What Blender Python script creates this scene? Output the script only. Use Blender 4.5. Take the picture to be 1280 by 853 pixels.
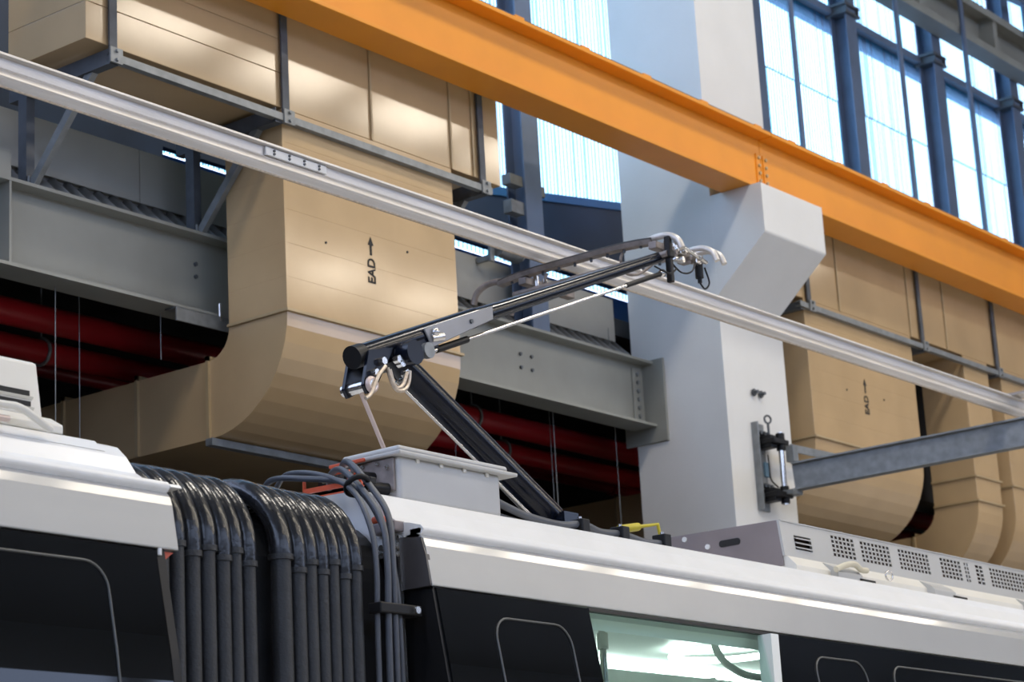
import bpy, math, random
from mathutils import Vector, Matrix
random.seed(7)
for o in list(bpy.data.objects): bpy.data.objects.remove(o)
scn = bpy.context.scene
COL = scn.collection

# ------------------------------------------------------------------ camera
cam_d = bpy.data.cameras.new('camera'); cam = bpy.data.objects.new('camera', cam_d); COL.objects.link(cam)
cam_d.sensor_width = 36.0; cam_d.lens = 79.68; cam_d.clip_end = 500
cam_d.dof.use_dof = True; cam_d.dof.focus_distance = 9.6; cam_d.dof.aperture_fstop = 4.5
R_ = Vector((0.61772784, -0.78451238, -0.0543383))      # camera right, down, forward in the hall's axes
D_ = Vector((0.17109436, 0.20152007, -0.96442542))
F_ = Vector((0.76755393, 0.58645545, 0.25871019))
cam.matrix_world = Matrix(((R_.x, -D_.x, -F_.x, 0), (R_.y, -D_.y, -F_.y, 0), (R_.z, -D_.z, -F_.z, 1.6), (0, 0, 0, 1)))
scn.camera = cam

# ------------------------------------------------------------------ world, lights, exposure
w = bpy.data.worlds.new('world'); scn.world = w; w.use_nodes = True
nt = w.node_tree; bg = nt.nodes['Background']
bg.inputs['Color'].default_value = (0.55, 0.68, 1.0, 1); bg.inputs['Strength'].default_value = 4.6
def area(name, loc, target, sx, sy, power, color):
    l = bpy.data.lights.new(name, 'AREA'); l.shape = 'RECTANGLE'; l.size = sx; l.size_y = sy; l.energy = power; l.color = color
    o = bpy.data.objects.new(name, l); COL.objects.link(o); o.location = loc
    o.rotation_euler = (Vector(target) - Vector(loc)).to_track_quat('-Z', 'Y').to_euler(); return o
for yy, x0, n, pw in ((-8.4, 9.0, 12, 125), (-2.3, 9.0, 11, 125)):
    for i in range(n):
        area('unseen_ceiling_light', (x0 + i * 2.5, yy, 13.4), (x0 + i * 2.5, yy, 0), 1.7, 1.0, pw, (1.0, 0.89, 0.73))
for xx in (2.0, 8.0, 14.0):
    area('unseen_ceiling_light', (xx, 4.2, 13.4), (xx, 4.2, 0), 1.7, 1.0, 300, (1.0, 0.93, 0.82))  # unseen lights added above the train to brighten its white roofs
vs = scn.view_settings; vs.view_transform = 'Standard'; vs.look = 'None'; vs.gamma = 1.0; vs.use_curve_mapping = False
vs.exposure = 0.0

# ------------------------------------------------------------------ materials
MATS = {}
def mat(name, col, rough=0.5, metal=0.0, var=0.08, scale=4.0, bump=0.0, bscale=40.0, coat=0.0, spec=0.5, stretch=(1, 1, 1)):
    if name in MATS: return MATS[name]
    m = bpy.data.materials.new(name); m.use_nodes = True; t = m.node_tree; b = t.nodes['Principled BSDF']
    tc = t.nodes.new('ShaderNodeTexCoord'); mp = t.nodes.new('ShaderNodeMapping'); mp.inputs['Scale'].default_value = stretch
    n = t.nodes.new('ShaderNodeTexNoise'); n.inputs['Scale'].default_value = scale; n.inputs['Detail'].default_value = 5.0
    t.links.new(tc.outputs['Object'], mp.inputs['Vector']); t.links.new(mp.outputs['Vector'], n.inputs['Vector'])
    r = t.nodes.new('ShaderNodeValToRGB')
    r.color_ramp.elements[0].position = 0.3; r.color_ramp.elements[1].position = 0.7
    r.color_ramp.elements[0].color = [max(0, c * (1 - var)) for c in col] + [1]
    r.color_ramp.elements[1].color = [min(1, c * (1 + var)) for c in col] + [1]
    t.links.new(n.outputs['Fac'], r.inputs['Fac']); t.links.new(r.outputs['Color'], b.inputs['Base Color'])
    b.inputs['Roughness'].default_value = rough; b.inputs['Metallic'].default_value = metal
    b.inputs['Coat Weight'].default_value = coat; b.inputs['Coat Roughness'].default_value = 0.08
    b.inputs['Specular IOR Level'].default_value = spec
    if bump:
        n2 = t.nodes.new('ShaderNodeTexNoise'); n2.inputs['Scale'].default_value = bscale
        bp = t.nodes.new('ShaderNodeBump'); bp.inputs['Strength'].default_value = bump; bp.inputs['Distance'].default_value = 0.02
        t.links.new(mp.outputs['Vector'], n2.inputs['Vector']); t.links.new(n2.outputs['Fac'], bp.inputs['Height'])
        t.links.new(bp.outputs['Normal'], b.inputs['Normal'])
    MATS[name] = m; return m
def emat(name, col, strength):
    m = bpy.data.materials.new(name); m.use_nodes = True; b = m.node_tree.nodes['Principled BSDF']
    b.inputs['Emission Color'].default_value = (*col, 1); b.inputs['Emission Strength'].default_value = strength
    b.inputs['Base Color'].default_value = (0.9, 0.9, 0.9, 1); MATS[name] = m; return m
def sheet_mat(name, tcol, dcol, f):
    m = bpy.data.materials.new(name); m.use_nodes = True; t = m.node_tree
    for n in list(t.nodes): t.nodes.remove(n)
    out = t.nodes.new('ShaderNodeOutputMaterial'); mx = t.nodes.new('ShaderNodeMixShader')
    a = t.nodes.new('ShaderNodeBsdfTransparent'); b = t.nodes.new('ShaderNodeBsdfTranslucent')
    n = t.nodes.new('ShaderNodeTexNoise'); n.inputs['Scale'].default_value = 3.0
    tc = t.nodes.new('ShaderNodeTexCoord'); mp = t.nodes.new('ShaderNodeMapping'); mp.inputs['Scale'].default_value = (5, 1, 0.05)
    r = t.nodes.new('ShaderNodeValToRGB'); r.color_ramp.elements[0].position = 0.33; r.color_ramp.elements[1].position = 0.47
    r.color_ramp.elements[0].color = [c * 0.45 for c in tcol] + [1]; r.color_ramp.elements[1].color = [*tcol, 1]
    t.links.new(tc.outputs['Object'], mp.inputs['Vector']); t.links.new(mp.outputs['Vector'], n.inputs['Vector'])
    t.links.new(n.outputs['Fac'], r.inputs['Fac']); t.links.new(r.outputs['Color'], a.inputs['Color'])
    b.inputs['Color'].default_value = (*dcol, 1); mx.inputs['Fac'].default_value = f
    t.links.new(a.outputs[0], mx.inputs[1]); t.links.new(b.outputs[0], mx.inputs[2]); t.links.new(mx.outputs[0], out.inputs[0])
    MATS[name] = m; return m
def glass_mat(name, tcol, gloss):
    m = bpy.data.materials.new(name); m.use_nodes = True; t = m.node_tree
    for n in list(t.nodes): t.nodes.remove(n)
    out = t.nodes.new('ShaderNodeOutputMaterial'); mx = t.nodes.new('ShaderNodeMixShader')
    a = t.nodes.new('ShaderNodeBsdfTransparent'); g = t.nodes.new('ShaderNodeBsdfGlossy'); fr = t.nodes.new('ShaderNodeValue'); fr.outputs[0].default_value = gloss
    a.inputs['Color'].default_value = (*tcol, 1); g.inputs['Roughness'].default_value = 0.02
    t.links.new(fr.outputs[0], mx.inputs['Fac']); t.links.new(a.outputs[0], mx.inputs[1]); t.links.new(g.outputs[0], mx.inputs[2])
    t.links.new(mx.outputs[0], out.inputs[0]); MATS[name] = m; return m

CONC = mat('concrete_floor', (0.54, 0.515, 0.47), 0.6, var=0.12, scale=1.5, bump=0.1)
DARKW = mat('annex_shade_wall', (0.035, 0.034, 0.034), 0.9, var=0.3, scale=2)  # the annex's darkness is put into this wall colour
GREYW = mat('grey_wall_paint', (0.16, 0.16, 0.155), 0.8, var=0.06)
WHITEP = mat('white_wall_paint', (0.66, 0.66, 0.65), 0.75, var=0.03, scale=2.5, bump=0.05, bscale=60)
FASC = mat('grey_fascia_board', (0.30, 0.30, 0.28), 0.7, var=0.06, scale=3)
NAVY = mat('navy_painted_sheet', (0.012, 0.03, 0.07), 0.6, var=0.25, scale=2)
MULL = mat('blue_grey_glare_steel', (0.10, 0.14, 0.22), 0.5, var=0.12)  # lightened towards blue to stand in for sky glare on the steel
STEEL = mat('grey_painted_steel', (0.25, 0.255, 0.232), 0.5, var=0.08, scale=3)
GALV = mat('galvanised_steel', (0.205, 0.218, 0.225), 0.42, metal=0.35, var=0.18, scale=14)
DSTEEL = mat('dark_galvanised_angle', (0.075, 0.085, 0.10), 0.5, metal=0.2, var=0.2, scale=10)
ORANGE = mat('orange_girder_paint', (0.72, 0.265, 0.008), 0.42, var=0.05, scale=2.5)
BEIGE = mat('beige_duct_cladding', (0.48, 0.338, 0.185), 0.11, var=0.07, scale=2.2, bump=0.012, bscale=2.5)
BEIGE2 = mat('beige_duct_flange', (0.40, 0.295, 0.16), 0.4, var=0.08, scale=5)
INK = mat('black_stencil_ink', (0.012, 0.012, 0.012), 0.7, var=0.1)
RED = mat('red_fire_pipe_paint', (0.33, 0.010, 0.016), 0.35, var=0.15, scale=3)
DECK = mat('dull_zinc_decking', (0.17, 0.17, 0.165), 0.6, metal=0.1, var=0.2, scale=8)
ALU = mat('brushed_aluminium', (0.60, 0.57, 0.54), 0.36, metal=0.35, var=0.12, scale=9, stretch=(0.2, 3, 3))
WHITE = mat('white_plate_paint', (0.78, 0.78, 0.77), 0.4, var=0.03)
CARW = mat('silver_white_car_paint', (0.42, 0.425, 0.42), 0.24, metal=0.0, var=0.025, scale=3, coat=0.5)
ROOFW = mat('white_roof_paint', (0.80, 0.80, 0.79), 0.33, var=0.03, scale=5, coat=0.2)
BLACKG = mat('black_glazing', (0.004, 0.0045, 0.005), 0.05, var=0.2, spec=0.35)
BLACKP = mat('black_gloss_trim', (0.009, 0.009, 0.010), 0.45, var=0.2, spec=0.25)
ENDG = mat('dark_grey_gloss_panel', (0.075, 0.07, 0.072), 0.22, var=0.15, coat=0.3)
FRAME = mat('grey_window_seal', (0.075, 0.08, 0.08), 0.4, var=0.1)
RUB = mat('black_rubber_fold', (0.022, 0.024, 0.027), 0.5, var=0.18, scale=12, bump=0.15, bscale=90)
RUBG = mat('black_glossy_rubber', (0.014, 0.015, 0.018), 0.24, var=0.18, scale=12, bump=0.12, bscale=30)
CABLE = mat('dark_grey_cable_sheath', (0.075, 0.083, 0.10), 0.45, var=0.15)
NAVYG = mat('dark_blue_gloss_paint', (0.005, 0.007, 0.014), 0.2, var=0.1, spec=0.28)
CHROME = mat('bright_steel', (0.62, 0.60, 0.57), 0.22, metal=0.9, var=0.1, scale=20)
COPPER = mat('tinned_copper_braid', (0.55, 0.47, 0.38), 0.4, metal=0.7, var=0.2, scale=60)
CARB = mat('carbon_strip', (0.02, 0.02, 0.021), 0.6, var=0.3, scale=30)
CARR = mat('weathered_aluminium_carrier', (0.23, 0.20, 0.185), 0.5, metal=0.4, var=0.25, scale=18)
BOXG = mat('light_grey_grp', (0.47, 0.47, 0.465), 0.38, var=0.03, scale=6)
ORNG2 = mat('orange_red_plastic', (0.55, 0.09, 0.035), 0.4, var=0.1)
ROD = mat('pinkish_steel_rod', (0.62, 0.50, 0.45), 0.35, metal=0.4, var=0.1)
YEL = mat('yellow_handle_paint', (0.50, 0.42, 0.02), 0.45, var=0.1)
HVACW = mat('pale_grey_casing', (0.45, 0.45, 0.44), 0.38, metal=0.0, var=0.03, scale=3)
HVACC = mat('cream_casing', (0.70, 0.68, 0.62), 0.4, var=0.03)
HVACD = mat('brown_grey_shaded_end', (0.235, 0.20, 0.20), 0.4, var=0.08)  # end face shading put into a darker casing colour; also on a bracket
GRDARK = mat('rusty_dark_coil', (0.05, 0.028, 0.022), 0.7, var=0.6, scale=25)
INTW = mat('pale_interior_panel', (0.86, 0.89, 0.86), 0.4, var=0.02)
LAMP = emat('interior_lamp', (0.93, 1.0, 0.97), 10.0)
GLASS = glass_mat('green_tinted_glass', (0.89, 0.98, 0.95), 0.05)
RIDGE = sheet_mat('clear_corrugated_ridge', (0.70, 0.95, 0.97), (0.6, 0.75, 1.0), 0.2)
FLANK = sheet_mat('shaded_corrugated_flank', (0.05, 0.24, 0.24), (0.15, 0.5, 0.75), 0.15)  # darkening of the rib sides by angle put into their tint
OUTB = mat('pale_blue_eave_shade', (0.10, 0.30, 0.50), 0.6, var=0.1)  # colour of the band imitating eave shade on the glazing

# ------------------------------------------------------------------ mesh builder
class MB:
    def __init__(s): s.v = []; s.f = []; s.m = []; s.sm = []
    def add(s, vs_, fs, smooth=False, mi=0):
        b = len(s.v); s.v += [tuple(v) for v in vs_]
        for f in fs: s.f.append([b + i for i in f]); s.sm.append(smooth); s.m.append(mi)
        return s
    def box(s, x0, x1, y0, y1, z0, z1, mi=0):
        P = [(x, y, z) for z in (z0, z1) for y in (y0, y1) for x in (x0, x1)]
        return s.add(P, [(0, 2, 3, 1), (4, 5, 7, 6), (0, 1, 5, 4), (2, 6, 7, 3), (0, 4, 6, 2), (1, 3, 7, 5)], mi=mi)
    def bar(s, a, b, wd, ht, up=(0, 0, 1), mi=0):       # oriented box from a to b
        a = Vector(a); b = Vector(b); d = (b - a).normalized(); u = Vector(up); sd = d.cross(u)
        if sd.length < 1e-4: sd = d.cross(Vector((0, 1, 0)))
        sd.normalize(); u = sd.cross(d).normalized()
        P = [p + sd * (i * wd / 2) + u * (j * ht / 2) for p in (a, b) for j in (-1, 1) for i in (-1, 1)]
        return s.add(P, [(0, 1, 3, 2), (4, 6, 7, 5), (0, 4, 5, 1), (2, 3, 7, 6), (0, 2, 6, 4), (1, 5, 7, 3)], mi=mi)
    def prism(s, prof, x0, x1, mi=0, smooth=False, axis='X'):   # closed profile (two other axes) extruded
        n = len(prof); mk = {'X': lambda p, t: (t, p[0], p[1]), 'Y': lambda p, t: (p[0], t, p[1]), 'Z': lambda p, t: (p[0], p[1], t)}[axis]
        P = [mk(p, x0) for p in prof] + [mk(p, x1) for p in prof]
        s.add(P, [(i, (i + 1) % n, n + (i + 1) % n, n + i) for i in range(n)], smooth, mi)
        s.add(P[:n], [tuple(range(n))[::-1]], False, mi); s.add(P[n:], [tuple(range(n))], False, mi); return s
    def tube(s, path, r, seg=12, caps=True, mi=0):
        path = [Vector(p) for p in path]; n = len(path); rs = r if isinstance(r, (list, tuple)) else [r] * n
        rings = []; prev = None
        for i, p in enumerate(path):
            if i == 0: d = path[1] - p
            elif i == n - 1: d = p - path[i - 1]
            else: d = (path[i + 1] - p).normalized() + (p - path[i - 1]).normalized()
            if d.length < 1e-9: d = path[min(i + 1, n - 1)] - path[max(i - 1, 0)]
            d.normalize()
            if prev is None:
                u = Vector((0, 0, 1)) if abs(d.z) < 0.9 else Vector((1, 0, 0))
                u = (u - d * u.dot(d)).normalized()
            else: u = (prev - d * prev.dot(d)).normalized()
            prev = u; v_ = d.cross(u)
            rings.append([p + (u * math.cos(2 * math.pi * k / seg) + v_ * math.sin(2 * math.pi * k / seg)) * rs[i] for k in range(seg)])
        P = [q for rg in rings for q in rg]
        s.add(P, [(i * seg + k, i * seg + (k + 1) % seg, (i + 1) * seg + (k + 1) % seg, (i + 1) * seg + k) for i in range(n - 1) for k in range(seg)], True, mi)
        if caps:
            s.add(rings[0], [tuple(range(seg))[::-1]], False, mi); s.add(rings[-1], [tuple(range(seg))], False, mi)
        return s
    def ball(s, c, r, mi=0, seg=10, rg=6):
        c = Vector(c); path = [c + Vector((0, 0, -math.cos(math.pi * i / rg) * r)) for i in range(rg + 1)]
        return s.tube(path, [max(1e-4, math.sin(math.pi * i / rg) * r) for i in range(rg + 1)], seg, False, mi)
    def torus(s, c, ax, R, r, mi=0, seg=20, a0=0, a1=2 * math.pi):
        ax = Vector(ax).normalized(); u = ax.orthogonal().normalized(); v_ = ax.cross(u)
        return s.tube([Vector(c) + (u * math.cos(a0 + (a1 - a0) * i / seg) + v_ * math.sin(a0 + (a1 - a0) * i / seg)) * R for i in range(seg + 1)], r, 8, True, mi)
    def build(s, name, mats, parent=None, bevel=0, bseg=2, label=None):
        me = bpy.data.meshes.new(name); me.from_pydata(s.v, [], s.f)
        mats = mats if isinstance(mats, (list, tuple)) else [mats]
        for m in mats: me.materials.append(m)
        for p, mi, sm in zip(me.polygons, s.m, s.sm): p.material_index = mi; p.use_smooth = sm
        me.update()
        o = bpy.data.objects.new(name, me); COL.objects.link(o)
        if parent is not None:
            o.parent = parent; o.matrix_parent_inverse = par_inv(parent)
        if bevel:
            b = o.modifiers.new('bevel', 'BEVEL'); b.width = bevel; b.segments = bseg; b.limit_method = 'ANGLE'; b.angle_limit = math.radians(40); b.harden_normals = False
        if label: o['label'] = label
        return o
def world_of(o):
    m = Matrix.Translation(o.location) @ o.rotation_euler.to_matrix().to_4x4()
    return (world_of(o.parent) @ o.matrix_parent_inverse @ m) if o.parent else m
def par_inv(p): return world_of(p).inverted()
def tag(o, label, cat, group=None, kind=None):
    if label: o['label'] = label
    if cat: o['category'] = cat
    if group: o['group'] = group
    if kind: o['kind'] = kind
    return o
def thing(name, loc, label, cat, group=None):
    o = bpy.data.objects.new(name, None); COL.objects.link(o); o.location = loc; o.empty_display_size = 0.1
    return tag(o, label, cat, group)
def struct(o): o['kind'] = 'structure'; return o
def copy_part(o, dx=0, dy=0, dz=0, parent='same'):
    c = o.copy(); COL.objects.link(c); c.location = (o.location.x + dx, o.location.y + dy, o.location.z + dz)
    return c
def hexbolt(mb, c, ax, r, h, mi=0):
    c = Vector(c); return mb.tube([c, c + Vector(ax) * h], r, 6, True, mi)
def arc(c, r, a0, a1, n):   # points in a plane as 2D
    return [(c[0] + r * math.cos(a0 + (a1 - a0) * i / n), c[1] + r * math.sin(a0 + (a1 - a0) * i / n)) for i in range(n + 1)]
def smooth_path(pts, n=6):
    P = [Vector(p) for p in pts]; out = []
    for i in range(len(P) - 1):
        p0 = P[max(i - 1, 0)]; p1 = P[i]; p2 = P[i + 1]; p3 = P[min(i + 2, len(P) - 1)]
        for k in range(n):
            t = k / n
            out.append(0.5 * ((2 * p1) + (p2 - p0) * t + (2 * p0 - 5 * p1 + 4 * p2 - p3) * t * t + (3 * p1 - p0 - 3 * p2 + p3) * t ** 3))
    out.append(P[-1]); return out

# ================================================================== THE SETTING
struct(MB().box(-12, 48, -14, 16, -0.2, 0).build('floor', CONC))
struct(MB().box(-12, 48, 9.66, 9.86, 0, 4.25).build('wall_annex_front', DARKW))  # unseen low wall added to keep light out of the annex
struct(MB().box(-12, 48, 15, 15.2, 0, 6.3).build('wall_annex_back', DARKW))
struct(MB().box(-12, -11.8, 9.66, 15, 0, 6.3).build('wall_annex_left', DARKW))  # both annex end walls added to stop sky light leaking in
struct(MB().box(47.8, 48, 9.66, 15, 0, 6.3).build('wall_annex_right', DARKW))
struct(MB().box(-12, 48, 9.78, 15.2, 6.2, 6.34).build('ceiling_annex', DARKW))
struct(MB().box(15.02, 48, 9.50, 9.66, 5.35, 6.62).build('wall_annex_shade', DARKW))  # dark sheet standing in for annex shade between the ducts
struct(MB().box(-12, 48, 10.62, 10.75, 6.34, 6.93).build('wall_sill', mat('blue_glow_sill', (0.02, 0.09, 0.26), .5)))  # blue window glow put into the sill colour
struct(MB().box(-12, 48, 10.62, 10.8, 13.4, 15.5).build('wall_clerestory', GREYW))

struct(MB().box(-12, 48, -14.2, 10.8, 14.0, 14.2).build('ceiling', GREYW))
wl = MB(); wl.box(-12.2, -12, -14.2, 9.66, 0, 8.5); wl.box(-12.2, -12, -14.2, 9.66, 13.3, 14); wl.box(-12.2, -12, -14.2, -10, 8.5, 13.3); wl.box(-12.2, -12, 8.6, 9.66, 8.5, 13.3)
struct(wl.build('wall_left', GREYW))  # unseen end wall; high opening added to send in blue sky light
struct(MB().box(48, 48.2, -14.2, 9.66, 0, 14).build('wall_right', GREYW))
wf = MB(); wf.box(-12, 48, -14.2, -14, 0, 8.5); wf.box(-12, 48, -14.2, -14, 12.0, 14)
for X in range(-12, 48, 4): wf.box(X, X + .7, -14.2, -14, 8.5, 12.0)
struct(wf.build('wall_front', GREYW))

# fascia board on the annex edge, in lengths
fasc = struct(MB().box(4.0, 14.12, 9.79, 9.82, 5.95, 6.46).build('trim_1', FASC))
x = 4.0
for L in (2.6, 2.5, 2.42, 2.58):
    MB().box(x + .002, min(x + L, 14.12) - .002, 9.755, 9.79, 6.13, 6.475).build('fascia_board', FASC, fasc, bevel=.003); x += L
# corrugated decking showing its wavy edge over the grey beam
dk = MB(); N = 12; per = 0.118; x0 = 5.0
rows = []
nx = int((14.1 - x0) / per * N)
for (y, z) in ((9.565, 5.925), (9.77, 6.12)):
    for lift in (0, -.012):
        rows.append([(x0 + i * per / N, y, z + lift + .022 * math.cos(2 * math.pi * i / N)) for i in range(nx + 1)])
P = [p for r in rows for p in r]; n1 = nx + 1
F = []
for i in range(nx):
    a = [k * n1 + i for k in range(4)]
    F += [(a[0], a[0] + 1, a[2] + 1, a[2]), (a[1], a[3], a[3] + 1, a[1] + 1), (a[0], a[1], a[1] + 1, a[0] + 1), (a[2], a[2] + 1, a[3] + 1, a[3])]
dk.add(P, F, True)
struct(dk.build('trim_2', DECK))


# clerestory glazing: corrugated translucent sheets in bays between the posts
win = struct(MB().box(5.9, 27.4, 10.60, 10.66, 13.25, 13.4).build('window_1', MULL))
bays = [5.95, 7.9, 9.85, 11.8, 14.16, 15.8, 17.72, 19.65, 21.58, 23.51, 25.44, 27.37]
def sheet(x0, x1, z0, z1, y):
    per = 0.052; n = max(1, int((x1 - x0) / per)); per = (x1 - x0) / n
    mb = MB(); pts = []
    for i in range(n):
        for u, d in ((0, 0), (.30, 0), (.5, .005), (.80, .005)): pts.append((x0 + (i + u) * per, y + d))
    pts.append((x1, y))
    V = [(a, b, z0) for a, b in pts] + [(a, b, z1) for a, b in pts]; k = len(pts)
    for i in range(k - 1):
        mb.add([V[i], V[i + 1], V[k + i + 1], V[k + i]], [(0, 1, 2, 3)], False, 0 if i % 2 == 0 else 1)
    return mb.build('glazing_sheet', [RIDGE, FLANK], win)
for a, b in zip(bays[:-1], bays[1:]):
    for z0, z1, y in ((6.93, 9.87, 10.60), (9.845, 10.79, 10.582), (10.84, 13.25, 10.60)):
        sheet(a + .01, b - .01, z0, z1, y)
    MB().bar((a + .01, 10.578, 9.845), (b - .01, 10.578, 9.845), .006, .012).build('sheet_lap', MULL, win)
MB().box(5.9, 27.4, 10.50, 10.575, 10.77, 10.85).build('girt', MULL, win)
MB().box(5.9, 27.4, 10.64, 10.72, 10.70, 10.92).build('eave_shade_band', OUTB, win)  # strip added behind the sheets to stand in for the eave's shadow
for X in bays[5:-1]:
    m = MB(); m.box(X - .105, X + .105, 10.36, 10.376, 6.95, 13.3); m.box(X - .105, X + .105, 10.535, 10.55, 6.95, 13.3); m.box(X - .012, X + .012, 10.376, 10.535, 6.95, 13.3)
    m.build('window_post', MULL, win)
    m = MB(); m.box(X - .15, X + .15, 10.33, 10.58, 10.75, 10.78); m.box(X - .15, X + .15, 10.33, 10.58, 10.84, 10.87); m.box(X - .13, X - .115, 10.33, 10.58, 10.78, 10.84); m.box(X + .115, X + .13, 10.33, 10.58, 10.78, 10.84)
    m.build('post_clamp', DSTEEL, win)
for X in (18.68, 20.99, 22.63, 24.4):
    MB().tube([(X * .958 + .02, 10.08, 6.95), (X * .958 + .02, 10.08, 13.3)], .028, 10).build('sag_rod', MULL, win)
# grey runway beam high up in front of the posts
bm = MB()
bm.box(17.5, 30, 10.12, 10.34, 11.08, 11.10); bm.box(17.5, 30, 10.12, 10.34, 11.60, 11.62); bm.box(17.5, 30, 10.325, 10.345, 11.10, 11.60); bm.box(17.5, 30, 10.12, 10.135, 11.10, 11.17); bm.box(17.5, 30, 10.12, 10.135, 11.53, 11.60)
hb = bm.build('channel_beam', STEEL); tag(hb, 'grey steel channel beam high up across the clerestory windows', 'beam')
for X in (19.0, 20.9, 22.7, 24.5):
    MB().box(X - .05, X + .05, 10.15, 10.33, 11.10, 11.60).build('cross_plate', STEEL, hb)
rl = MB().bar((22.3, 10.2, 11.98), (24.4, 10.0, 12.0), .09, .09).build('brace_rail', MULL)
tag(rl, 'dark blue square brace above the grey channel beam', 'brace')
# navy panels under the glazing
struct(MB().prism([(13.02, 6.93), (17.6, 6.93), (17.6, 8.0), (13.02, 7.31)], 10.44, 10.50, axis='Y').build('wall_navy_right', NAVY))
struct(MB().prism([(13.05, 7.31), (17.6, 8.0), (17.6, 8.07), (13.05, 7.38)], 10.42, 10.51, axis='Y').build('trim_4', mat('blue_edge_flashing', (0.02, 0.12, 0.30), .5)))
struct(MB().prism([(4.0, 6.80), (9.95, 6.80), (9.95, 6.895), (13.0, 6.905), (13.0, 7.9), (4.0, 7.9)], 10.44, 10.50, axis='Y').build('wall_navy_left', NAVY))

# ================================================================== COLUMN AND CORBEL
XC0, XC1 = 14.12, 15.02
col = thing('concrete_column', (14.57, 9.2, 0), 'white painted concrete column with a corbel carrying the orange girder', 'column')
m = MB(); m.prism([(8.80, 0), (9.63, 0), (9.63, 13.4), (8.80, 13.4)], XC0, XC1)
m.build('shaft', WHITEP, col, bevel=.012)
m = MB(); m.prism([(8.805, 6.30), (8.805, 7.10), (8.34, 7.10), (8.34, 6.71)], XC0 + .001, XC1 - .001); m.build('corbel', WHITEP, col, bevel=.012)
for (X, Z) in ((14.50, 5.60), (14.60, 5.60)):
    m = MB(); m.tube([(X, 8.8, Z), (X - .01, 8.74, Z)], .014, 8); m.tube([(X, 8.79, Z), (X, 8.775, Z)], .03, 6); m.build('anchor_bolt', DSTEEL, col)

# ================================================================== ORANGE CRANE GIRDERS
def girder(x0, x1, label, plate_x):
    g = thing('crane_girder', ((x0 + x1) / 2, 8.565, 7.1), label, 'girder', 'orange crane girders')
    MB().box(x0, x1, 8.432, 8.70, 7.102, 7.130).build('bottom_flange', ORANGE, g, bevel=.004)
    MB().box(x0, x1, 8.552, 8.570, 7.130, 7.585).build('web', ORANGE, g)
    MB().box(x0, x1, 8.432, 8.70, 7.585, 7.615).build('top_flange', ORANGE, g, bevel=.004)
    MB().prism([(8.535, 7.615), (8.60, 7.615), (8.60, 7.63), (8.575, 7.64), (8.575, 7.67), (8.59, 7.68), (8.59, 7.70), (8.545, 7.70), (8.545, 7.68), (8.56, 7.67), (8.56, 7.64), (8.535, 7.63)], x0, x1).build('crane_rail', DSTEEL, g)
    X = x0 + .35
    while X < x1:
        MB().box(X - .05, X + .05, 8.45, 8.54, 7.615, 7.645).build('rail_clip', ORANGE, g, bevel=.004); X += .75
    s = 1 if plate_x > x0 + .5 else -1
    pl = MB().box(plate_x - .028, plate_x + .028, 8.541, 8.552, 7.20, 7.46).build('splice_plate', ORANGE, g, bevel=.003)
    for i in range(4):
        m = MB(); hexbolt(m, (plate_x, 8.541, 7.235 + i * .064), (0, -1, 0), .014, .014); m.build('bolt', BEIGE2, pl)
girder(2.0, 14.497, 'orange steel crane girder ending over the corbel, in front of the large beige duct', 14.455)
girder(14.507, 30.0, 'orange steel crane girder running on from the corbel under the windows', 14.555)

# ================================================================== GREY STEEL BEAM
IB = thing('steel_beam', (9, 9.53, 5.39), 'grey painted steel I-beam bolted to the white column behind the ducts', 'beam')
MB().box(3.5, 14.10, 9.42, 9.64, 5.39, 5.41).build('bottom_flange', STEEL, IB)
MB().box(3.5, 14.10, 9.42, 9.64, 5.885, 5.905).build('top_flange', STEEL, IB)
MB().box(3.5, 14.10, 9.524, 9.538, 5.41, 5.885).build('web', STEEL, IB)
for X in (7.82,):
    MB().box(X - .008, X + .008, 9.425, 9.524, 5.41, 5.885).build('stiffener', STEEL, IB)
    MB().box(X - .09, X + .008, 9.43, 9.44, 5.905, 6.06).build('stub_plate', STEEL, IB)
ep = MB().box(14.094, 14.12, 9.33, 9.72, 5.27, 5.92).build('end_plate', STEEL, IB, bevel=.003)
pk = MB().box(13.94, 14.06, 9.512, 9.524, 5.44, 5.85).build('cleat', STEEL, IB, bevel=.003)
for i in range(6):
    m = MB(); hexbolt(m, (14.0, 9.512, 5.475 + i * .066), (0, -1, 0), .017, .018); m.build('bolt', GALV, pk)
for (X, Z) in ((12.55, 5.72), (12.68, 5.72), (12.55, 5.62), (12.68, 5.62), (9.33, 5.73), (9.33, 5.65)):
    m = MB(); hexbolt(m, (X, 9.524, Z), (0, -1, 0), .014, .014); m.build('bolt', DSTEEL, IB)
# splice seat below the beam next to the duct
sa = MB(); sa.box(9.05, 9.62, 9.40, 9.412, 5.30, 5.385); sa.box(9.05, 9.62, 9.40, 9.50, 5.378, 5.388)
sa = sa.build('seat_angle', GALV, IB, bevel=.002)
m = MB(); m.tube([(9.42, 9.41, 5.36), (9.42, 9.41, 5.47)], .012, 6); m.build('stud_bolt', CHROME, IB)

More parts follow.
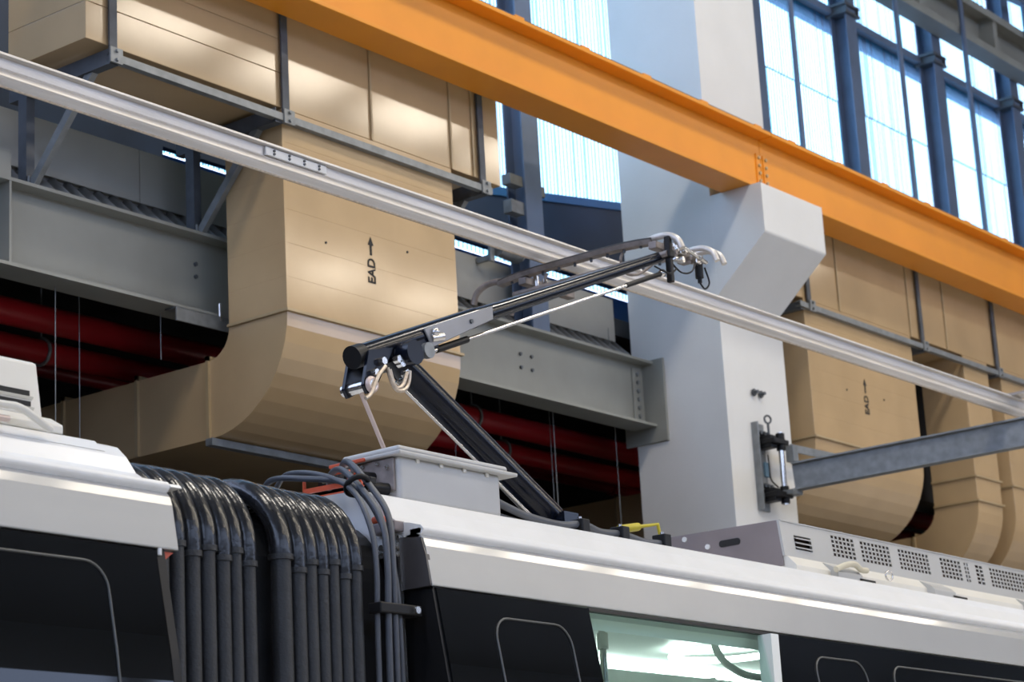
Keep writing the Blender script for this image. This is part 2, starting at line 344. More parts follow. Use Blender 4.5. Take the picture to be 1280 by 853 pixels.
# posts and clamp of the left bay
ps = thing('window_column', (12.9, 9.6, 5.905), 'slender blue grey steel post standing on the grey beam before the windows', 'post')
m = MB(); m.box(12.70, 12.90, 9.50, 9.515, 5.905, 13.3); m.box(12.70, 12.90, 9.66, 9.675, 5.905, 13.3); m.box(12.79, 12.81, 9.515, 9.66, 5.905, 13.3); m.build('shaft', MULL, ps)
m = MB(); m.box(12.55, 12.70, 9.52, 9.60, 7.02, 7.10); m.box(12.55, 12.70, 9.52, 9.60, 6.80, 6.90); m.build('bracket', GALV, ps, bevel=.004)
m = MB(); m.box(12.90, 12.97, 9.52, 9.58, 7.0, 7.08); m.build('bracket', GALV, ps, bevel=.004)
lamp = thing('floodlight', (12.5, 9.55, 6.42), 'small grey cylindrical floodlight on the fascia beside the slender post', 'floodlight')
m = MB(); m.tube([(12.42, 9.58, 6.50), (12.66, 9.58, 6.52)], [.055, .085], 14); m.build('body', GALV, lamp)
m = MB(); m.tube([(12.66, 9.58, 6.52), (12.68, 9.58, 6.522)], .075, 14); m.build('lens', WHITE, lamp)
m = MB(); m.bar((12.40, 9.60, 6.44), (12.40, 9.75, 6.44), .03, .04); m.bar((12.38, 9.6, 6.40), (12.38, 9.6, 6.53), .05, .02, (0, 1, 0)); m.build('mounting_arm', GALV, lamp)

# ================================================================== RED PIPES, RODS
def pipe(y, z, r, label, rings):
    p = thing('fire_pipe', (10, y, z), label, 'pipe', 'red pipes under the annex ceiling')
    MB().tube([(2, y, z), (24, y, z)], r, 20).build('barrel', RED, p)
    for X in rings:
        MB().torus((X, y, z), (1, 0, 0), r + .008, .012).build('hanger_ring', GALV, p)
        MB().tube([(X, y, z + r), (X, y, 6.2)], .006, 6).build('hanger_rod', GALV, p)
    for X in (11.0, 17.0): MB().tube([(X - .06, y, z), (X + .06, y, z)], r + .014, 20).build('coupling', RED, p)
pipe(10.35, 5.47, .085, 'thick red fire pipe running directly behind the grey beam', (8.0, 13.0, 18.5))
pipe(10.55, 5.33, .075, 'red fire pipe just below the thick red pipe', (9.0, 13.6))
pipe(11.9, 5.68, .055, 'thin red pipe lowest and deepest in the dark annex', (8.4, 13.4))
for X, Y, z0 in ((8.257, 9.56, 4.26), (9.09, 9.58, 5.10), (8.735, 9.9, 4.3), (13.14, 9.7, 4.26), (13.93, 9.7, 4.26), (13.5, 10.0, 4.3), (12.6, 10.2, 4.3)):
    o = MB().tube([(X, Y, z0), (X, Y, 5.385 if Y < 9.64 else 6.2)], .0032, 6).build('hanger_rod', GALV)
    tag(o, 'thin vertical hanger rod in the dark opening below the grey beam', 'rod', 'thin hanger rods below the grey beam')

# ================================================================== BEIGE DUCTS
YD = 8.80
def duct_drop(parent, x0, x1, depth, zf, zt, back, flz):
    # drop from the header, elbow in facets, run to the back below the beam
    nb = 6; hb_ = (zt - zf) / nb
    for k in range(nb):
        MB().box(x0, x1, YD, YD + depth, zf + k * hb_, zf + (k + 1) * hb_).build('drop_panel', BEIGE, parent, bevel=.0012)
    R = .66; r = R - depth
    cy, cz = YD + R, zf
    outer = arc((cy, cz), R, math.pi, 1.5 * math.pi, 11); inner = arc((cy, cz), r, 1.5 * math.pi, math.pi, 7)
    n = len(outer)
    prof = outer + inner
    m = MB(); m.prism(prof, x0, x1); m.build('elbow', BEIGE, parent)
    m = MB(); m.box(x0, x1, cy + .004, back, cz - R, cz - r); m.build('horizontal_run', BEIGE, parent)
    # standing lips at the joints
    for z in flz:
        m = MB(); m.box(x0 - .018, x1 + .018, YD - .02, YD - .0, z - .006, z + .010); m.box(x0 - .018, x0, YD, YD + depth, z - .006, z + .01); m.box(x1, x1 + .018, YD, YD + depth, z - .006, z + .01)
        m.build('flange', BEIGE2, parent)
    for Y in (cy, cy + .62, cy + 1.3):
        m = MB(); m.box(x0 - .018, x0, Y - .012, Y + .012, cz - R, cz - r + .03); m.box(x1, x1 + .018, Y - .012, Y + .012, cz - R, cz - r + .03); m.box(x0 - .018, x1 + .018, Y - .012, Y + .012, cz - r, cz - r + .03)
        m.build('flange', BEIGE2, parent)
    m = MB(); m.box(x0 - .04, x1 + .04, cy - .06, cy + .0, cz - R - .05, cz - R - .004); m.build('support_angle', GALV, parent, bevel=.003)
def lettering(parent, X, z0, z1, y):
    c = bpy.data.curves.new('lettering', 'FONT'); c.body = 'EAD'; c.size = 1.0; c.extrude = .004; c.offset = .018
    t = bpy.data.objects.new('lettering_curve', c); COL.objects.link(t)
    dg = bpy.context.evaluated_depsgraph_get(); me = bpy.data.meshes.new_from_object(t.evaluated_get(dg)); bpy.data.objects.remove(t)
    xs = [v.co.x for v in me.vertices]; ys = [v.co.y for v in me.vertices]
    zl = z0 + (z1 - z0) * .53; wd = .07
    mb = MB()
    V = [(X - wd / 2 + wd * (1 - (v.co.y - min(ys)) / (max(ys) - min(ys))), y - .003 - v.co.z * .3, z0 + (zl - z0) * (v.co.x - min(xs)) / (max(xs) - min(xs))) for v in me.vertices]
    mb.add(V, [tuple(p.vertices) for p in me.polygons]); mb.build('lettering', INK, parent, label='black stencilled letters EAD')
    za = z0 + (z1 - z0) * .60
    m = MB(); m.prism([(X - .009, za), (X + .009, za), (X + .009, z1 - .055), (X + .026, z1 - .055), (X, z1), (X - .026, z1 - .055), (X - .009, z1 - .055)], y - .004, y - .001, axis='Y')
    m.build('arrow', INK, parent, label='black stencilled arrow')
def header(parent, xs, z0, z1, back, hsplit):
    for i, (a, b) in enumerate(zip(xs[:-1], xs[1:])):
        zs = [z0] + [z for z in hsplit.get(i, [])] + [z1]
        for c, d in zip(zs[:-1], zs[1:]):
            MB().box(a + .0015, b - .0015, YD, back, c + .0012, d - .0012).build('cladding_panel', BEIGE, parent, bevel=.003)
        if i: MB().box(a - .008, a + .008, YD - .012, YD, z0, z1).build('joint_strip', BEIGE2, parent)
d1 = thing('air_duct', (10.2, 9.0, 4.6), 'large beige air duct with EAD arrow, elbow turning in under the grey beam', 'duct')
header(d1, [7.82, 9.42, 10.18, 10.97, 11.20, 11.49], 6.555, 7.45, 9.45, {0: [6.78, 7.0]})
duct_drop(d1, 9.365, 10.965, .48, 5.29, 6.554, 11.6, (5.29, 6.5))
lettering(d1, 10.13, 5.605, 5.905, YD)
for (X, Z) in ((9.72, 5.78), (10.48, 5.88)):
    m = MB(); m.tube([(X, YD, Z), (X, YD - .006, Z)], .008, 8); m.build('rivet', INK, d1)
d2 = thing('air_duct', (16.3, 9.0, 4.7), 'beige air duct beyond the column with EAD arrow and several drops', 'duct')
header(d2, [15.2, 15.98, 17.2, 17.87, 18.9, 20.2, 21.6, 23.0], 6.53, 7.45, 9.45, {})
duct_drop(d2, 15.40, 17.19, .48, 5.39, 6.53, 11.6, (5.39,))
duct_drop(d2, 18.16, 18.64, .43, 5.20, 6.53, 11.6, (5.20, 5.42))
duct_drop(d2, 18.90, 20.4, .48, 5.20, 6.53, 11.6, (5.42,))
duct_drop(d2, 20.9, 22.4, .48, 5.20, 6.53, 11.6, (5.42,))
lettering(d2, 16.29, 5.70, 6.0, YD)
for (X, Z) in ((15.98, 5.86), (16.6, 5.87)):
    m = MB(); m.tube([(X, YD, Z), (X, YD - .006, Z)], .008, 8); m.build('rivet', INK, d2)

# carrier frames below the headers
def carrier(x0, x1, xs, arms, label, zb, onbeam):
    t = thing('duct_carrier', ((x0 + x1) / 2, 8.78, zb), label, 'support frame')
    m = MB(); m.box(x0, x1, 8.755, 8.765, zb - .045, zb); m.box(x0, x1, 8.765, 8.80, zb - .045, zb - .037); m.box(x0, x1, 8.765, 8.80, zb - .008, zb)
    m.build('front_channel', GALV, t)
    for X, XA in zip(xs, arms):
        ye = 9.62 if onbeam else 9.45
        m = MB(); m.box(XA - .03, XA + .03, 8.77, ye, zb - .062, zb - .052); m.box(XA - .03, XA - .022, 8.77, ye, zb - .052, zb + .03 if onbeam else zb - .0); m.build('cross_arm', DSTEEL, t)
        m = MB(); m.box(X - .028, X + .028, 8.772, 8.785, zb - .03, zb + .95); m.build('strap', DSTEEL, t)
        m = MB(); m.box(X - .045, X + .045, 8.745, 8.757, zb - .06, zb + .03)
        for dz in (-.04, .012): hexbolt(m, (X, 8.745, zb + dz), (0, -1, 0), .012, .014)
        m.build('corner_plate', GALV, t)
        X = XA
        if onbeam:
            m = MB(); m.box(X - .03, X + .03, 9.47, 9.478, 5.905, zb - .06); m.box(X - .03, X - .022, 9.478, 9.54, 5.905, zb - .06); m.build('upright', DSTEEL, t)
            m = MB(); m.bar((X + .01, 9.44, 5.91), (X + .01, 8.93, zb - .05), .045, .008, (0, 1, 1)); m.bar((X - .012, 9.45, 5.91), (X - .012, 8.95, zb - .05), .008, .05, (0, 1, 1)); m.build('diagonal_strut', GALV, t)
            for dx in (-.02, .05):
                m = MB(); m.tube([(X + dx, 9.46, 5.906), (X + dx, 9.46, 5.96)], .008, 6); m.build('stud_bolt', GALV, t)
carrier(7.97, 11.34, (8.0, 9.38, 11.27), (8.0, 9.31, 11.27), 'galvanised channel frame on diagonal struts under the header of the large duct', 6.50, True)
carrier(15.28, 23.0, (15.46, 17.38, 18.82, 20.6), (15.33, 17.38, 18.77, 20.6), 'galvanised channel frame under the duct header beyond the column', 6.48, False)

# ================================================================== CONDUCTOR RAIL
YR = 7.0
cr = thing('conductor_rail', (9, YR, 5.18), 'long silver aluminium overhead conductor rail above the train', 'rail')
top = 5.316
prof = [(-.05, top), (-.05, top - .010), (-.022, top - .013), (-.019, top - .056), (-.024, top - .062), (-.021, top - .068), (-.024, top - .074), (-.034, top - .088), (-.036, top - .098), (-.032, top - .108), (-.014, top - .122), (-.009, top - .128)]
prof = [(YR + y, z) for y, z in prof] + [(YR - y, z) for y, z in reversed(prof)]
MB().prism(prof, 2.0, 26.0).build('profile', ALU, cr)
MB().tube([(2.0, YR, top - .128), (26.0, YR, top - .128)], .008, 8).build('contact_wire', COPPER, cr)
def splice(X0, X1):
    pl = MB().box(X0, X1, YR - .034, YR - .021, top - .055, top - .015).build('splice_plate', WHITE, cr, bevel=.002)
    for i in range(4):
        for dz in (-.027, -.043):
            m = MB(); hexbolt(m, (X0 + .055 + i * (X1 - X0 - .11) / 3, YR - .034, top + dz), (0, -1, 0), .007, .006); m.build('bolt', DSTEEL, pl)
splice(7.30, 7.72); splice(19.0, 19.4)

# swing bracket hinged to the column
sw = thing('swing_bracket', (14.6, 8.7, 4.7), 'grey hinged swing arm on the white column reaching to the conductor rail', 'bracket')
m = MB(); m.box(14.44, 14.60, 8.785, 8.80, 4.68, 5.36); m.box(14.44, 14.455, 8.74, 8.785, 4.68, 5.36); m.build('base_plate', GALV, sw, bevel=.003)
for z in (5.20, 4.79):
    m = MB(); m.box(14.47, 14.68, 8.62, 8.785, z - .02, z + .02); m.box(14.48, 14.57, 8.66, 8.785, z - .05, z + .05); m.tube([(14.62, 8.66, z - .06), (14.62, 8.66, z + .07)], .035, 10); m.build('hinge_bracket', BLACKP, sw, bevel=.006)
    for k in range(3):
        m = MB(); hexbolt(m, (14.50 + k * .05, 8.785, z + .08), (0, -1, 0), .018, .04); m.build('bolt', DSTEEL, sw)
m = MB(); m.tube([(14.62, 8.66, 4.72), (14.62, 8.66, 5.28)], .022, 12); m.build('hinge_pin', CHROME, sw)
m = MB(); m.torus((14.56, 8.72, 5.385), (0.4, 1, 0), .03, .008); m.tube([(14.56, 8.72, 5.21), (14.56, 8.72, 5.36)], .010, 8); m.build('eye_bolt', DSTEEL, sw)
m = MB(); m.tube(smooth_path([(14.52, 8.72, 5.1), (14.46, 8.68, 5.0), (14.47, 8.68, 4.9), (14.6, 8.70, 4.86)]), .006, 6); m.tube(smooth_path([(14.66, 8.62, 5.14), (14.76, 8.62, 5.1), (14.82, 8.6, 5.02)]), .006, 6); m.build('bonding_wire', BLACKP, sw)
m = MB(); m.box(14.55, 14.62, 8.77, 8.785, 4.95, 5.06); m.build('name_plate', mat('blue_tag', (.12, .22, .30), .5), sw)
A0 = Vector((14.67, 8.60, 4.93)); A1 = Vector((15.19, 6.62, 5.05))
dA = (A1 - A0).normalized(); sA = dA.cross(Vector((0, 0, 1))).normalized()
m = MB(); m.bar(A0, A1, .012, .20); m.bar(A0 + Vector((0, 0, .1)), A1 + Vector((0, 0, .1)), .10, .012); m.bar(A0 - Vector((0, 0, .1)), A1 - Vector((0, 0, .1)), .10, .012)
m.build('arm', GALV, sw)
m = MB(); m.box(14.63, 14.70, 8.56, 8.63, 5.045, 5.17); m.build('arm_clevis', GALV, sw, bevel=.004)
m = MB(); m.box(14.58, 14.72, 8.56, 8.66, 4.79, 4.825); m.build('arm_clevis', GALV, sw, bevel=.004)
m = MB(); m.bar((14.66, 8.60, 5.155), (15.6, 8.60, 5.18), .012, .06); m.build('stay_bar', GALV, sw)
m = MB(); m.tube([(15.17, 6.70, 5.06), (15.17, 6.70, 5.34)], .02, 8); m.box(15.09, 15.25, 6.68, 7.03, 5.318, 5.336); m.build('rail_clamp', CHROME, sw)

# ================================================================== TRAIN CARS
YT = 6.85
def ysd(z):     # near side wall, tumblehome
    T = [(0.85, 5.25), (1.6, 5.25), (2.1, 5.275), (2.56, 5.335), (2.93, 5.40), (3.03, 5.418), (3.15, 5.44)]
    for (a, b), (c, d) in zip(T[:-1], T[1:]):
        if z <= c: return b + (d - b) * (z - a) / (c - a)
    return T[-1][1]
def side_strip(x0, x1, z0, z1, th, n=6, off=0.0, far=False):
    zs = [z0 + (z1 - z0) * i / n for i in range(n + 1)]
    f = (lambda y: 2 * YT - y) if far else (lambda y: y)
    prof = [(f(ysd(z) + off), z) for z in zs] + [(f(ysd(z) + off + th), z) for z in reversed(zs)]
    if far: prof = prof[::-1]
    return MB().prism(prof, x0, x1, smooth=False)
def rrect(x0, x1, z0, z1, r, n=6):
    return [(x1 - r + r * math.cos(a), z1 - r + r * math.sin(a)) for a in [math.pi / 2 * i / n for i in range(n + 1)]] + \
           [(x0 + r - r * math.sin(a), z1 - r + r * math.cos(a)) for a in [math.pi / 2 * i / n for i in range(n + 1)]] + \
           [(x0 + r - r * math.cos(a), z0 + r - r * math.sin(a)) for a in [math.pi / 2 * i / n for i in range(n + 1)]] + \
           [(x1 - r + r * math.sin(a), z0 + r - r * math.cos(a)) for a in [math.pi / 2 * i / n for i in range(n + 1)]]
def window_seal(parent, x0, x1, z0, z1, r=.09):
    pts = rrect(x0, x1, z0, z1, r); pts = pts + [pts[0]]
    P = []
    for a, b in zip(pts[:-1], pts[1:]):
        for k in range(4):
            t = k / 4; X = a[0] + (b[0] - a[0]) * t; Z = a[1] + (b[1] - a[1]) * t; P.append((X, ysd(Z) - .002, Z))
    P.append(P[0]); MB().tube(P, .0048, 6).build('window_seal', FRAME, parent)
def roof_profile():
    near = [(5.432, 3.152), (5.445, 3.168), (5.50, 3.185), (5.555, 3.196), (5.60, 3.225), (5.645, 3.287), (5.69, 3.330), (5.74, 3.348), (5.85, 3.356), (6.3, 3.372), (YT, 3.376)]
    return near + [(2 * YT - y, z) for y, z in reversed(near[:-1])] + [(8.2, 3.08), (5.5, 3.08)]
def make_car(x0, x1, label, bands, ends):
    c = thing('train_car', ((x0 + x1) / 2, YT, 0), label, 'train car', 'coupled train cars')
    m = MB(); m.prism(roof_profile(), x0, x1, smooth=False); m.build('roof', ROOFW, c, bevel=.012, bseg=3)
    # cantrail panel with rounded upper edge
    pf = [(5.40, 2.930), (5.417, 3.03), (5.426, 3.085), (5.436, 3.115), (5.450, 3.131), (5.470, 3.139), (5.52, 3.139), (5.52, 2.935)]
    for far in (False, True):
        p = [(2 * YT - y, z) for y, z in pf][::-1] if far else pf
        MB().prism(p, x0, x1 if not far else x1).build('cantrail_panel', CARW, c, bevel=.006)
        g_ = [(5.447, 3.138), (5.50, 3.138), (5.50, 3.158), (5.447, 3.158)]
        MB().prism([(2 * YT - y, z) for y, z in g_][::-1] if far else g_, x0, x1).build('roof_seam_strip', INK, c)  # black strip added to darken the gap along the roof seam
        side_strip(x0, x1, .85, 1.75, .05, far=far).build('lower_panel', CARW, c, bevel=.004)
    for kind, a, b in bands:
        if kind == 'black':
            side_strip(a + .003, b - .003, 1.755, 2.924, .03, n=8).build('glazing_panel', BLACKG, c, bevel=.004)
        elif kind == 'clear':
            side_strip(a + .003, b - .003, 1.755, 2.912, .01, n=8).build('window_pane', GLASS, c)
            side_strip(a, b, 2.912, 2.926, .03, n=1).build('window_head', BLACKP, c)
    side_strip(x0, x1, 1.755, 2.924, .03, n=8, far=True).build('glazing_panel', BLACKG, c)
    MB().box(x0, x1, 5.32, 8.38, .75, .95).build('floor_pan', ENDG, c)
    return c
carA = make_car(-2.0, 5.19, 'white train car with dark windows before the black bellows', [('black', -2.0, 2.9), ('black', 2.905, 5.09)], None)
carB = make_car(6.494, 19.0, 'white train car carrying the pantograph, with a lit window', [('black', 6.51, 7.48), ('clear', 7.48, 8.89), ('black', 8.89, 19.0)], None)
# end walls, dark gloss
for c, xa, xb in ((carA, 5.10, 5.135), (carB, 6.505, 6.56)):
    m = MB(); m.prism([(5.30, .95), (5.29, 2.1), (5.345, 2.56), (5.41, 2.93), (5.45, 3.12), (5.52, 3.15), (8.18, 3.15), (8.25, 3.12), (8.29, 2.93), (8.36, 2.56), (8.41, 2.1), (8.40, .95)], xa, xb)
    m.build('end_wall', BLACKP, c, bevel=.004)
m = MB(); m.prism([(5.402, 2.93), (5.42, 3.05), (5.44, 3.12), (5.56, 3.135), (5.56, 2.93)], 6.484, 6.506); m.build('corner_cap', ENDG, carB, bevel=.006, bseg=3)
m = MB(); m.bar((6.478, 5.53, 2.2), (6.478, 5.545, 3.14), .012, .012, (0, 1, 0)); m.build('edge_highlight', CHROME, carB)  # bright strip standing in for the highlight down the dark car end
m = MB(); m.prism([(5.34, 1.0), (5.29, 2.1), (5.345, 2.56), (5.405, 2.92), (5.47, 2.92), (5.41, 2.56), (5.37, 2.1), (5.40, 1.0)], 6.496, 6.512); m.build('corner_trim', BLACKP, carB, bevel=.004)
m = MB(); m.prism([(5.28, 1.0), (5.277, 2.1), (5.337, 2.56), (5.402, 2.92), (5.50, 2.92), (5.50, 1.0)], 5.092, 5.112); m.build('corner_trim', BLACKP, carA, bevel=.004)
m = MB(); m.prism([(5.11, 2.925), (5.185, 2.925), (5.11, 2.87)], 5.42, 5.50, axis='Y'); m.build('end_marker', ORNG2, carA)
m = MB(); m.tube([(5.10, 5.395, 2.905), (5.10, 5.395, 2.928)], .007, 8); m.build('corner_screw', WHITE, carA)
m = MB(); m.prism([(5.436, 3.151), (5.445, 3.163), (5.555, 3.195), (5.57, 3.205), (5.62, 3.15)], 5.19, 5.245); m.build('roof_lip', ROOFW, carA, bevel=.004)
m = MB(); m.prism([(5.655, 3.300), (5.705, 3.344), (5.72, 3.344), (5.67, 3.296)], -2.0, 5.10); m.build('roof_bead', ROOFW, carA)
window_seal(carA, 3.0, 4.855, 1.9, 2.856); window_seal(carB, 6.825, 7.31, 1.9, 2.835); window_seal(carB, 9.21, 9.68, 1.9, 2.838); window_seal(carB, 9.95, 11.6, 1.9, 2.838)
for (X, Y, Z) in ((6.47, 5.56, 3.10), (6.47, 5.62, 3.10), (6.47, 5.56, 3.07), (6.47, 5.62, 3.07), (6.47, 5.56, 2.83), (6.47, 5.56, 2.86), (6.47, 5.51, 2.83), (6.47, 5.51, 2.86)):
    m = MB(); m.tube([(X + .02, Y, Z), (X - .012, Y, Z)], .013, 10); m.build('end_bolt', CHROME, carB)
m = MB(); m.box(6.44, 6.505, 5.53, 5.66, 3.155, 3.195); m.build('end_bracket', HVACD, carB, bevel=.006)
m = MB(); m.box(6.44, 6.50, 5.60, 5.65, 3.195, 3.225); m.build('red_coupler', ORNG2, carB, bevel=.01)
# lit interior of the car
m = MB(); m.box(7.0, 12.5, 5.56, 8.15, 3.05, 3.07); m.build('interior_ceiling', INTW, carB)
m = MB(); m.prism([(5.47, 2.90), (5.50, 2.86), (5.62, 2.92), (5.80, 3.05), (5.50, 3.07)], 7.0, 12.5); m.build('interior_cove', INTW, carB)
m = MB(); m.box(7.0, 12.5, 8.15, 8.18, .95, 3.05); m.build('interior_side', INTW, carB)
m = MB(); m.box(6.98, 7.0, 5.5, 8.18, .95, 3.07); m.box(12.5, 12.52, 5.5, 8.18, .95, 3.07); m.build('interior_end', INTW, carB)
m = MB(); m.box(8.80, 8.865, 5.35, 5.42, 1.8, 2.91); m.build('window_pillar', INTW, carB)
m = MB(); m.box(7.0, 12.5, 5.6, 8.15, .95, .97); m.build('interior_floor', INTW, carB)
m = MB(); m.torus((9.93, 6.33, 3.01), (0, 0, 1), .27, .017, seg=40); m.build('ring_lamp', LAMP, carB)
m = MB(); m.box(8.3, 10.8, 6.94, 7.01, 3.01, 3.045); m.build('tube_lamp', LAMP, carB)
m = MB(); m.box(10.9, 12.3, 6.94, 7.01, 3.01, 3.045); m.build('tube_lamp', LAMP, carB)
m = MB(); m.tube([(8.01, 5.72, 1.0), (8.01, 5.72, 2.99)], .016, 12); m.tube([(8.01, 5.72, 2.83), (8.01, 5.72, 2.90)], .026, 12); m.build('grab_pole', CHROME, carB)
m = MB(); m.tube(smooth_path([(8.86, 5.7, 2.97), (8.88, 5.7, 2.89), (8.95, 5.7, 2.83), (9.10, 5.7, 2.785), (9.3, 5.7, 2.775), (9.8, 5.7, 2.77)]), .018, 12); m.build('grab_rail', INTW, carB)

# ================================================================== BELLOWS
bl = thing('gangway_bellows', (5.82, YT, .9), 'black ribbed rubber gangway bellows between the two train cars', 'bellows')
fold_x = [(5.235, .030, 0), (5.300, .034, 0), (5.372, .036, 0), (5.444, .036, 0), (5.516, .035, 0), (5.578, .031, 0), (5.642, .034, 0), (5.700, .024, .05), (5.742, .020, .09), (5.812, .042, 0), (5.892, .036, 0), (5.956, .034, 0), (6.018, .032, 0), (6.078, .031, 0), (6.138, .031, 0), (6.200, .033, 0)]
ztop = 3.275
for i, (X, r, inset) in enumerate(fold_x):
    yb = 5.53 + inset; zt = ztop - inset * .6; R = .27 - inset * .3
    zb = (2.955, 2.99)[i % 2] + random.uniform(-.008, .008)
    lower = [(X, yb, .95), (X, yb, zb)]
    MB().tube(lower, r * .9, 12).build('fold', RUB, bl)
    up = [(X, yb, zb), (X, yb, zt - R)] + [(X, yb + R - R * math.cos(a), zt - R + R * math.sin(a)) for a in [math.pi / 2 * k / 10 for k in range(1, 11)]] + [(X, 2 * YT - 5.85, zt)]
    MB().tube(up, r, 14).build('fold_sleeve', RUBG, bl)
    m = MB(); m.tube([(X, yb, zb - .012), (X, yb, zb + .008)], r * 1.1, 14); m.build('clamp_band', RUB, bl)
m = MB(); m.prism([(5.60, .95), (5.60, 3.0), (5.66, 3.13), (5.80, 3.20), (7.90, 3.20), (8.04, 3.13), (8.1, 3.0), (8.1, .95)], 5.14, 6.26); m.build('inner_liner', RUB, bl)
m = MB(); m.prism(arc((5.88, 2.96), .27, math.pi, math.pi / 2, 8) + [(7.8, 3.23), (7.8, .95), (5.61, .95)], 6.24, 6.46); m.build('end_frame', BLACKP, bl)

# ================================================================== GANGWAY CABLES
def cable(path, r, label, mt=CABLE):
    o = MB().tube(smooth_path(path, 8), r, 10).build('jumper_cable', mt)
    return tag(o, label, 'cable', 'grey jumper cables beside the bellows')
L = 'grey jumper cable looping from the roof box down beside the bellows'
cable([(6.62, 6.02, 3.42), (6.50, 5.90, 3.44), (6.40, 5.75, 3.42), (6.36, 5.62, 3.32), (6.33, 5.50, 3.18), (6.31, 5.46, 3.0), (6.30, 5.46, 2.6), (6.30, 5.46, 1.0)], .013, L)
cable([(6.64, 5.98, 3.44), (6.53, 5.86, 3.48), (6.42, 5.72, 3.44), (6.39, 5.60, 3.33), (6.37, 5.50, 3.2), (6.34, 5.46, 3.02), (6.34, 5.46, 2.6), (6.34, 5.46, 1.0)], .013, L)
cable([(6.45, 6.15, 3.42), (6.36, 6.0, 3.44), (6.32, 5.8, 3.40), (6.32, 5.64, 3.32), (6.29, 5.53, 3.18), (6.27, 5.48, 3.0), (6.262, 5.48, 2.6), (6.262, 5.48, 1.0)], .011, L)
cable([(6.42, 6.2, 3.40), (6.32, 6.05, 3.42), (6.29, 5.86, 3.39), (6.35, 5.66, 3.34), (6.40, 5.57, 3.2), (6.39, 5.50, 3.0), (6.38, 5.47, 2.6), (6.38, 5.47, 1.0)], .012, L)
o = thing('cable_clamp', (6.33, 5.46, 2.83), 'black bolted clamp holding the jumper cables beside the bellows', 'clamp')
m = MB(); m.box(6.235, 6.47, 5.435, 5.50, 2.815, 2.855); m.build('clamp_bar', BLACKP, o, bevel=.006)
m = MB(); m.tube([(6.43, 5.42, 2.835), (6.43, 5.44, 2.835)], .014, 10); m.build('clamp_bolt', CHROME, o)
o = thing('cable_tie', (6.37, 5.66, 3.34), 'black cable tie bundling jumper cables at the roof edge', 'cable tie')
m = MB(); m.torus((6.36, 5.64, 3.335), (.2, .6, .75), .045, .012); m.build('strap', BLACKP, o)
m = MB(); m.box(6.39, 6.43, 5.60, 5.64, 3.34, 3.37); m.build('buckle', BLACKP, o, bevel=.006)
o = thing('cable_tray', (6.36, 6.05, 3.376), 'orange red cable support frame on the roof edge by the grey box', 'cable support')
m = MB(); m.tube([(6.56, 6.10, 3.37), (6.56, 6.10, 3.46), (6.56, 5.86, 3.455), (6.56, 5.86, 3.36)], .008, 8); m.bar((6.56, 6.10, 3.41), (6.56, 5.86, 3.405), .012, .02); m.bar((6.56, 6.10, 3.375), (6.56, 5.86, 3.37), .03, .012); m.build('frame', ORNG2, o)
m = MB(); m.prism([(5.84, 3.36), (5.90, 3.36), (5.90, 3.44), (5.87, 3.46), (5.84, 3.43)], 6.61, 6.63); m.build('side_plate', ORNG2, o, bevel=.004)

# ================================================================== ROOF BOX
bx = thing('equipment_box', (7.13, 5.95, 3.36), 'light grey lidded equipment box on the train roof below the pantograph', 'box')
m = MB(); m.box(6.80, 7.455, 5.80, 6.09, 3.358, 3.545); m.build('body', BOXG, bx, bevel=.018, bseg=4)
m = MB(); m.box(6.765, 7.535, 5.765, 6.13, 3.540, 3.556); m.build('lid_rim', BOXG, bx, bevel=.006, bseg=3)
m = MB(); m.box(6.79, 7.50, 5.79, 6.105, 3.555, 3.585); m.build('lid', BOXG, bx, bevel=.014, bseg=4)
m = MB(); m.box(6.752, 6.768, 5.95, 6.14, 3.536, 3.552); m.build('orange_seal', ORNG2, bx, bevel=.004)
m = MB(); m.box(6.785, 6.80, 5.82, 6.08, 3.40, 3.535); m.build('end_plate', CARR, bx, bevel=.003)
for (Y, Z, r) in ((5.93, 3.47, .022), (5.86, 3.41, .026), (6.0, 3.45, .02)):
    m = MB(); m.tube([(6.79, Y, Z), (6.72, Y + .02, Z)], r, 12); m.tube([(6.72, Y + .02, Z), (6.60, Y + .05, Z - .015)], r * .8, 12); m.build('connector', BLACKP, bx)
for i in range(4):
    m = MB(); m.box(6.90 + i * .15, 6.92 + i * .15, 5.792, 5.80, 3.522, 3.54); m.build('lid_catch', HVACC, bx, bevel=.003)
for (Y, Z) in ((5.85, 3.50), (5.9, 3.52), (5.98, 3.52), (6.05, 3.50)):
    m = MB(); m.tube([(6.786, Y, Z), (6.775, Y, Z)], .009, 8); m.build('screw', CHROME, bx)

# ================================================================== PANTOGRAPH
YA = 6.20
pg = thing('pantograph', (7.9, YA, 3.37), 'dark blue single arm pantograph raised to the conductor rail', 'pantograph')
def pA(x, y, dy=0):     # point in the pantograph's plane (x along the train, y height)
    return Vector((x, YA + dy, y))
END = pA(7.00, 4.066); KNEE = pA(7.30, 4.135); MID = pA(7.95, 4.415); TIP = pA(9.42, 5.02)
dirU = (TIP - END).normalized()
BASE = pA(8.335, 3.515)
m = MB(); m.tube([END, END + dirU * .02, END + dirU * .9], [.047, .047, .047], 20); m.build('upper_arm_root', NAVYG, pg)
m = MB(); m.tube([END - dirU * .012, END + dirU * .05], .051, 20); m.build('end_cap', BLACKP, pg)
m = MB(); m.tube([END + dirU * .85, END + dirU * 1.1, TIP], [.046, .038, .027], 18); m.build('upper_arm', NAVYG, pg)
m = MB()
pl = [END + dirU * .44 + Vector((0, 0, .03)), END + dirU * .98 + Vector((0, 0, .03)), END + dirU * .98 + Vector((0, 0, -.035)), END + dirU * .50 + Vector((0, 0, -.07))]
